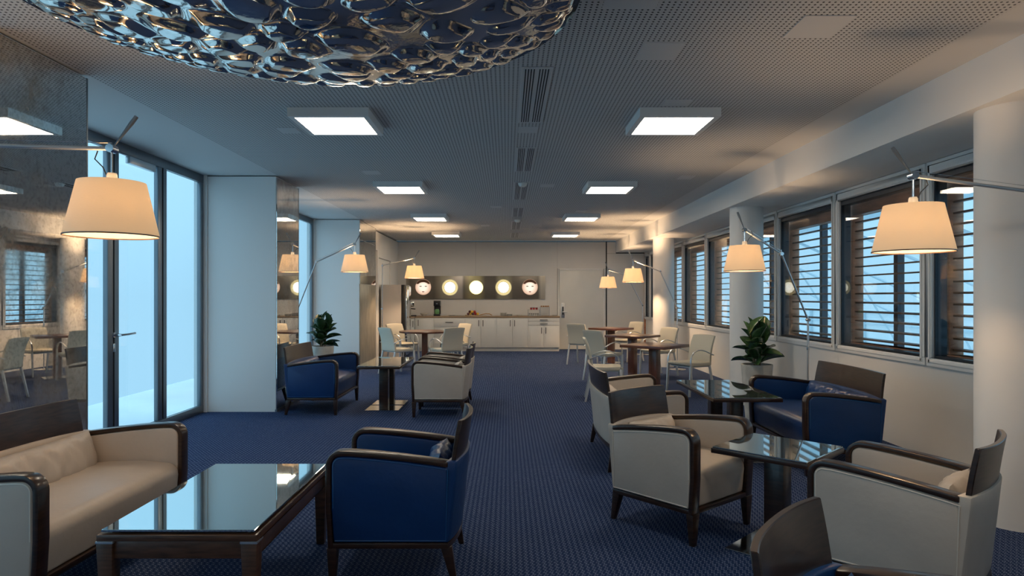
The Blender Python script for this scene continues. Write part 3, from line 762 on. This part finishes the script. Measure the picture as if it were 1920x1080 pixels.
# ------------------------------------------------------------------ rubber plants
def plant(label, x, y, seed, n, hgt, spread):
    t = thing('potted_rubber_plant', label, 'plant', (x, y, 0))
    MB().lathe([(0,0),(.105,0),(.115,.01),(.165,.66),(.165,.68),(.15,.68),(.148,.62),(0,.62)], 36).build('pot', M['concrete'], t)
    MB().lathe([(0,.645),(.08,.65),(.148,.635),(.148,.62)], 24).build('soil', M['soil'], t)
    rg = random.Random(seed)
    stems = []
    for i in range(4):
        a = 2*PI*i/4+rg.uniform(-.4,.4); lx, ly = math.cos(a), math.sin(a); hh = hgt*rg.uniform(.72, 1.0)
        pts = [Vector((lx*.03, ly*.03, .63)), Vector((lx*.05, ly*.05, .63+hh*.4)), Vector((lx*.08, ly*.08, .63+hh*.8))]
        MB().tube(pts, [.009,.008,.005], 8).build('stem', M['stem'], t); stems.append(pts)
    me = None
    for i in range(n):
        if me is None:
            def lf(u, v, dz):
                a = (v*2-1); Lr = u
                w = .5*(math.sin(PI*min(1, Lr**.85))**.62)*.62 if 0 < u < 1 else 0.004
                z = -.18*Lr*Lr + abs(a)*.30*w*2 + dz
                return (Lr, a*w, z)
            o = MB().solid_grid(lambda u, v: lf(u, v, .004), lambda u, v: lf(u, v, -.004), 8, 4).build('leaf', M['leaf'], t, ang=70); me = o.data
        else: o = link('leaf', me, t)
        st = stems[i % 4]; f = (i//4+.5)/(n/4)
        f = min(1, f*1.05); p = st[0].lerp(st[2], .12+.88*f)
        az = i*2.399+rg.uniform(-.3,.3); el = R(14+60*f**1.2+rg.uniform(-14,14)); sc = spread*rg.uniform(.8, 1.12)*(1-.12*f)
        o.location = p; o.scale = (sc, sc, sc); o.rotation_euler = (rg.uniform(-.35,.35), -el, az)
    return t
plant('rubber plant in a tapered pot beside the thick column and windows', 2.74, 7.3, 5, 27, .47, .28)
plant('rubber plant in a pale pot behind the bright blue sofa', -2.76, 10.0, 11, 30, .50, .28)

# ------------------------------------------------------------------ kitchen run
YC = 17.28
xe = [PX(v, YC) for v in (778, 813, 872, 931.5, 990, 1048.5)]
grp = 'white panelled base cabinets along the end wall'
def front(t, name, x0, x1, z0, z1, handle, vert=True, axis='y', fy=YC):
    """panelled door or drawer front facing -Y with a dark bar handle"""
    def bx(a,b,c,d,e,f): return (a,b,c,d,e,f)
    m = MB().box(x0+.003, x1-.003, fy-.02, fy, z0+.003, z1-.003)
    o = m.build(name, M['cabinet'], t, bevel=.003)
    e = .055 if z1-z0 > .25 else .03
    if z1-z0 > .13:
        MB().box(x0+e, x1-e, fy-.026, fy-.02, z0+e, z1-e).build('raised_panel', M['cabinet'], o, bevel=.0055, seg=2)
        MB().box(x0+e-.012, x1-e+.012, fy-.0205, fy-.02, z0+e-.012, z1-e+.012)
    if handle is not None:
        hx, hz_ = handle
        a = (hx-.007, hx+.007, fy-.05, fy-.036, hz_-.08, hz_+.08) if vert else (hx-.10, hx+.10, fy-.05, fy-.036, hz_-.007, hz_+.007)
        mb = MB().box(*a)
        for q in (-1, 1):
            if vert: mb.box(hx-.005, hx+.005, fy-.037, fy-.02, hz_+q*.065-.005, hz_+q*.065+.005)
            else: mb.box(hx+q*.08-.005, hx+q*.08+.005, fy-.037, fy-.02, hz_-.005, hz_+.005)
        mb.build('handle', M['handle'], o, bevel=.002, seg=1)
    return o
def carcass(label, x0, x1):
    t = thing('base_cabinet', label, 'cabinet', (0,0,0), 0, grp)
    MB().box(x0, x1, YC, YF-.002, .09, .87).build('body', M['cabinet'], t, smooth=False)
    MB().box(x0, x1, YC+.04, YF-.002, 0, .09).build('plinth', M['cabinet'], t, smooth=False)
    return t
zc0, zc1 = .10, .865
t = carcass('narrow white cabinet with one door in the corner of the kitchen run', xe[0], xe[1]); front(t, 'door', xe[0], xe[1], zc0, zc1, (xe[0]+.09, .74))
t = carcass('white drawer cabinet below the black filter coffee machine', xe[1], xe[2])
for a, b in ((zc0,.36),(.36,.62),(.62,zc1)): front(t, 'drawer', xe[1], xe[2], a, b, ((xe[1]+xe[2])/2, b-.11), False)
for i, lab in ((2, 'white two-door cabinet below the fruit tray'), (3, 'white two-door cabinet below the small plate stacks')):
    t = carcass(lab, xe[i], xe[i+1]); mx = (xe[i]+xe[i+1])/2
    front(t, 'door', xe[i], mx, zc0, zc1, (mx-.055, .73)); front(t, 'door', mx, xe[i+1], zc0, zc1, (mx+.055, .73))
t = carcass('white cabinet with two shallow drawers over two doors beside the white door', xe[4], xe[5]); mx = (xe[4]+xe[5])/2
front(t, 'drawer', xe[4], xe[5], .765, zc1, (mx, .815), False); front(t, 'drawer', xe[4], xe[5], .665, .765, (mx, .715), False)
front(t, 'door', xe[4], mx, zc0, .665, (mx-.055, .54)); front(t, 'door', mx, xe[5], zc0, .665, (mx+.055, .54))
# side leg of the kitchen (fronts face +X)
xl = -2.40
def carcass_side(label, y0, y1):
    t = thing('base_cabinet', label, 'cabinet', (0,0,0), 0, grp)
    MB().box(-2.88, xl, y0, y1, .09, .87).build('body', M['cabinet'], t, smooth=False)
    MB().box(-2.88, xl-.04, y0, y1, 0, .09).build('plinth', M['cabinet'], t, smooth=False)
    d = MB().box(xl, xl+.02, y0+.003, y1-.003, .103, .862).build('door', M['cabinet'], t, bevel=.003)
    MB().box(xl+.02, xl+.026, y0+.06, y1-.06, .16, .80).build('raised_panel', M['cabinet'], d, bevel=.005)
    MB().box(xl+.036, xl+.05, y0+.06, y0+.074, .65, .81).build('handle', M['handle'], d)
carcass_side('white side cabinet of the corner kitchen next to the grey fridge', 16.1, 16.68)
carcass_side('white side cabinet of the corner kitchen next to the corner', 16.68, YC-.03)
tag(MB().prism([(-2.89,16.1),(xl+.03,16.1),(xl+.03,YC-.03),(xe[5]+.02,YC-.03),(xe[5]+.02,YF-.002),(-2.89,YF-.002)], 'z', .87, .91).build('worktop', M['worktop'], bevel=.004),
    'oak worktop running along the white cabinets and round the corner', 'worktop')
t = thing('fridge', 'tall grey-sided fridge with black front beside the end of the mirrored column', 'fridge', (0,0,0))
MB().box(-2.89, -2.42, 15.3, 16.08, 0, 1.69).build('body', M['fridge'], t, bevel=.004)
MB().box(-2.42, -2.34, 15.3, 16.08, .05, 1.69).build('door', M['black'], t, bevel=.004)
MB().box(-2.34, -2.30, 15.36, 16.02, .08, 1.66).build('door_face', M['polish'], t, bevel=.004)
MB().tube([(-2.27,15.42,.8),(-2.27,15.42,1.5)], .01, 8).build('handle', M['alu'], t)

# lit picture panel
x0, x1, z0, z1 = PX(762,YF), PX(1022,YF), PZ(560.5,YF), PZ(517.5,YF)
def board_mat():
    m, N, L, P = nt('brushed_picture_board')
    tc = N.new('ShaderNodeTexCoord'); sp = N.new('ShaderNodeSeparateXYZ'); L.new(tc.outputs['Object'], sp.inputs[0])
    r = N.new('ShaderNodeValToRGB'); e = r.color_ramp.elements
    mr = N.new('ShaderNodeMapRange'); mr.inputs[1].default_value = x0; mr.inputs[2].default_value = x1
    L.new(sp.outputs[0], mr.inputs[0]); L.new(mr.outputs[0], r.inputs[0])
    dk, lt = (.17, .15, .125, 1), (.5, .46, .39, 1)
    ks = [(0,(.35,.32,.28,1)),(.03,dk),(.09,(.26,.24,.2,1)),(.2,dk),(.26,(.42,.39,.3,1)),(.40,(.5,.46,.43,1)),(.415,dk),(.46,(.4,.36,.2,1)),(.53,(.4,.36,.2,1)),(.57,dk),(.64,dk),(.67,(.45,.42,.3,1)),(.73,(.42,.39,.28,1)),(.77,dk),(.95,dk),(.97,lt),(1,lt)]
    e[0].position, e[0].color = ks[0]; e[1].position, e[1].color = ks[-1]
    for p_, c_ in ks[1:-1]:
        q = e.new(p_); q.color = c_
    L.new(r.outputs[0], P.inputs['Base Color']); P.inputs['Metallic'].default_value = .35; P.inputs['Roughness'].default_value = .35
    return m
M['board'] = board_mat()
def glow_mat(name, core, edge, s0, s1, rad):
    m, N, L, P = nt(name)
    tc = N.new('ShaderNodeTexCoord'); v = N.new('ShaderNodeVectorMath'); v.operation = 'LENGTH'; L.new(tc.outputs['Object'], v.inputs[0])
    r = N.new('ShaderNodeValToRGB'); r.color_ramp.elements[0].position = .35; r.color_ramp.elements[1].position = 1
    r.color_ramp.elements[0].color = (*[c*s0 for c in core], 1); r.color_ramp.elements[1].color = (*[c*s1 for c in edge], 1)
    L.new(mnode(N, L, 'DIVIDE', v.outputs['Value'], rad), r.inputs[0]); L.new(r.outputs[0], P.inputs['Emission Color'])
    P.inputs['Base Color'].default_value = (.2, .2, .2, 1); P.inputs['Emission Strength'].default_value = 1; return m
pic = thing('wall_picture', 'long backlit picture with five glowing round discs on the end wall', 'picture', (0,0,0))
MB().box(x0, x1, YF-.05, YF-.002, z0, z1).build('board', M['board'], pic, bevel=.003)
zc = (z0+z1)/2
def ddisc(name, px, r, mat, dy, parent, zz=None):
    return MB().lathe([(0,0),(r,0),(r,.006),(0,.006)], 40).build(name, mat, parent, loc=(PX(px,YF), YF-.05-dy, zz if zz else zc))
gm = glow_mat('lit_disc', (1,.98,.86), (1,.9,.6), 3.2, 2.6, .16); gy = glow_mat('yellow_lit_disc', (1,.93,.6), (1,.85,.35), 3.0, 1.1, .19)
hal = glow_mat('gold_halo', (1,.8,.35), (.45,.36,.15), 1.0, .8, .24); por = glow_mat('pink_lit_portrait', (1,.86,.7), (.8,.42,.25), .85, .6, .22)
for px in (844, 944):
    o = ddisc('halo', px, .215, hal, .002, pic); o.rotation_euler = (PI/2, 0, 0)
    d = ddisc('lit_disc', px, .145, gm, .010, pic); d.rotation_euler = (PI/2, 0, 0)
    rg_ = MB().lathe([(.150,0),(.158,0),(.158,.008),(.150,.008)], 40, closed=True).build('ring', M['handle'], pic, loc=(PX(px,YF), YF-.062, zc)); rg_.rotation_euler = (PI/2,0,0)
o = ddisc('lit_disc', 893, .185, gy, .004, pic); o.rotation_euler = (PI/2, 0, 0)
hair = plain('print_brown', (.16, .07, .035), .6)
for px in (794, 993.5):
    o = ddisc('portrait_disc', px, .21, por, .004, pic, zc+.01); o.rotation_euler = (PI/2, 0, 0)
    cxx = PX(px, YF)
    hp_ = [(cxx+.205*math.cos(R(a)), zc+.01+.205*math.sin(R(a))) for a in range(25, 156, 10)]+[(cxx+.15*math.cos(R(a)), zc+.01+.10*math.sin(R(a))+.03) for a in range(150, 29, -10)]
    MB().prism(hp_, 'y', YF-.0625, YF-.060).build('hair_shape', hair, pic, smooth=False)
    for sx in (-.07, .07):
        MB().prism([(cxx+sx+.032*math.cos(R(a)), zc+.03+.012*math.sin(R(a))) for a in range(0,360,30)], 'y', YF-.0625, YF-.060).build('eye_shape', hair, pic, smooth=False)
    MB().prism([(cxx+.035*math.cos(R(a)), zc-.115+.012*math.sin(R(a))) for a in range(0,360,30)], 'y', YF-.0625, YF-.060).build('mouth_shape', M['fr_red'], pic, smooth=False)

# things on the worktop
ZT = .91; YK = 17.5
def kx(px): return PX(px, YK)
t = thing('espresso_machine', 'black and chrome espresso machine at the corner of the worktop', 'coffee machine', (-2.52, 17.2, ZT), R(-30))
MB().box(-.14,.14,-.14,.14,0,.03).build('drip_tray', M['black'], t, bevel=.01)
MB().box(-.13,-.02,-.12,.12,.03,.36).build('body', M['black'], t, bevel=.02)
MB().box(-.12,.10,-.11,.11,.24,.38).build('brew_head', M['chrome'], t, bevel=.03, seg=4)
MB().lathe([(0,.38),(.05,.38),(.06,.42),(.06,.46),(0,.46)], 20, (-.05,0,0)).build('bean_hopper', M['plate'], t)
MB().tube([(.06,0,.2),(.2,0,.19)], .013, 8).build('portafilter', M['black'], t)
MB().tube([(.02,.0,.24),(.02,0,.2)], .03, 12).build('group_head', M['chrome'], t)
t = thing('filter_coffee_machine', 'tall black filter coffee machine on the worktop', 'coffee machine', (kx(819.5), 17.55, ZT))
MB().box(-.085,.085,-.12,.12,0,.05).build('base', M['black'], t, bevel=.01)
MB().box(-.085,.085,.02,.12,.05,.28).build('column', M['black'], t, bevel=.01)
MB().box(-.085,.085,-.12,.12,.26,.40).build('water_tank', M['black'], t, bevel=.012)
MB().box(-.022,.022,-.122,-.12,.315,.33).build('badge', M['alu'], t)
MB().lathe([(0,.05),(.05,.05),(.065,.09),(.06,.15),(.04,.18),(.03,.18)], 20, (0,-.05,0)).build('carafe', M['green'], t)
def stack(label, px, n, r, y=17.45, grp_='plates and bowls on the worktop'):
    t = thing('plate_stack', label, 'plates', (kx(px), y, ZT), 0, grp_)
    for i in range(n): MB().lathe([(0,0),(r*.6,0),(r,.012),(r,.016),(r*.58,.005),(0,.005)], 28, (0,0,i*.014)).build('plate', M['plate'], t)
stack('small stack of grey-white plates beside a taller one', 955, 4, .09); stack('taller stack of plates near the middle of the worktop', 944.5, 6, .10, 17.6)
stack('low plate by itself between the plate stacks and the jar rack', 974, 2, .08); stack('plate near the end of the worktop beside the white door', 1040, 2, .08)
stack('single small plate in front of the fruit tray', 925, 1, .07, 17.38); stack('flat plates between coffee machine and fruit tray', 848, 2, .10)
t = thing('bowl', 'white rounded bowl beside the tall black coffee machine', 'bowl', (kx(795), 17.5, ZT))
MB().lathe([(0,0),(.04,0),(.09,.045),(.10,.07),(.094,.07),(.085,.05),(.035,.01),(0,.01)], 28).build('bowl_body', M['plate'], t)
MB().lathe([(.03,-.001),(.045,-.001),(.045,.006),(.03,.006)], 20, closed=True).build('foot_ring', M['plate'], t)
t = thing('fruit_tray', 'long wooden tray with curved handle holding the fruit', 'tray', (kx(893), 17.5, ZT))
MB().prism([(-.26,.0),(.06,.0),(.12,.028),(.10,.034),(.05,.016),(-.24,.016),(-.27,.034),(-.29,.028)], 'y', -.11, .11).build('tray_body', M['basket'], t, bevel=.003)
MB().tube([(.1,0,.03),(.25,0,.06),(.35,0,.055),(.42,0,.012)], .012, 8).build('tray_handle', M['basket'], t)
fn = ['dark plum at the end of the fruit tray', 'yellow fruit at the back of the fruit tray', 'dark plum in the middle of the fruit tray', 'red apple on the fruit tray', 'yellow fruit nearest the tray handle', 'dark plum resting on other fruit', 'yellow fruit on top of the fruit pile', 'red apple on top of the fruit pile']
for i in range(8):
    x = kx(893)-.21+.062*i if i < 5 else kx(893)-.17+.062*(i-5); z = ZT+.056 if i < 5 else ZT+.112
    m_ = [M['fr_dark'],M['fr_yellow'],M['fr_dark'],M['fr_red'],M['fr_yellow'],M['fr_dark'],M['fr_yellow'],M['fr_red']][i]
    t = thing('fruit', fn[i], 'fruit', (x, 17.5+(.02 if i % 2 else -.02), z), 0, 'fruit on the wooden tray')
    MB().lathe([(0,-.036),(.02,-.032),(.036,-.008),(.036,.01),(.024,.03),(.006,.033),(0,.03)], 14).build('flesh', m_, t)
    MB().tube([(0,0,.03),(.004,0,.045)], .003, 5).build('stalk', M['stem'], t)
def wrack(name, label, px, w, hgt, n):
    t = thing(name, label, 'rack', (kx(px), 17.5, ZT))
    mb = MB()
    for sx in (-w/2, w/2):
        for sy in (-.09, .09): mb.tube([(sx,sy,0),(sx,sy,hgt)], .006, 6)
    mb.build('rack_frame', M['wire'], t)
    for i in range(n):
        MB().box(-w/2, w/2, -.09, .09, hgt*(i+1)/n-.012, hgt*(i+1)/n-.004).build('shelf', M['wire'], t)
    return t
wrack('jar_rack', 'low wire rack with jars and red-topped pots on the worktop', 1001, .30, .17, 2)
for i in range(5):
    t = thing('jar', 'small pale jar inside the low wire rack, %s from the plates' % ['first','second','third','fourth','fifth'][i], 'jar', (kx(1001)-.115+.055*i, 17.46, ZT), 0, 'jars in the low wire rack')
    MB().lathe([(0,0),(.022,0),(.024,.04),(.018,.05),(0,.05)], 14).build('jar_body', M['jar'], t); MB().lathe([(0,.05),(.02,.05),(.02,.062),(0,.062)], 14).build('lid', M['black'], t)
for i in range(3):
    t = thing('pot', 'red pot on top of the low wire rack, %s from the plates' % ['first','second','third'][i], 'pot', (kx(1001)-.07+.07*i, 17.46, ZT+.167), 0, 'red pots on the low wire rack')
    MB().lathe([(0,0),(.026,0),(.03,.045),(0,.045)], 14).build('pot_body', M['fr_red'], t); MB().lathe([(0,.045),(.031,.045),(.031,.053),(0,.053)], 14).build('lid', M['fr_dark'], t)
wrack('bread_rack', 'tall grey tiered rack carrying bread rolls', 1021.5, .24, .24, 6)
for i in range(4):
    t = thing('bread_roll', 'brown bread roll on top of the tall rack, %s from the low rack' % ['first','second','third','fourth'][i], 'bread', (kx(1021.5)-.087+.058*i, 17.46, ZT+.238), 0, 'bread rolls on the tall rack')
    MB().lathe([(0,0),(.02,0),(.028,.014),(.022,.03),(0,.036)], 14).build('crust', M['bread'], t); MB().box(-.016,.016,-.003,.003,.031,.037).build('score', M['plate'], t)
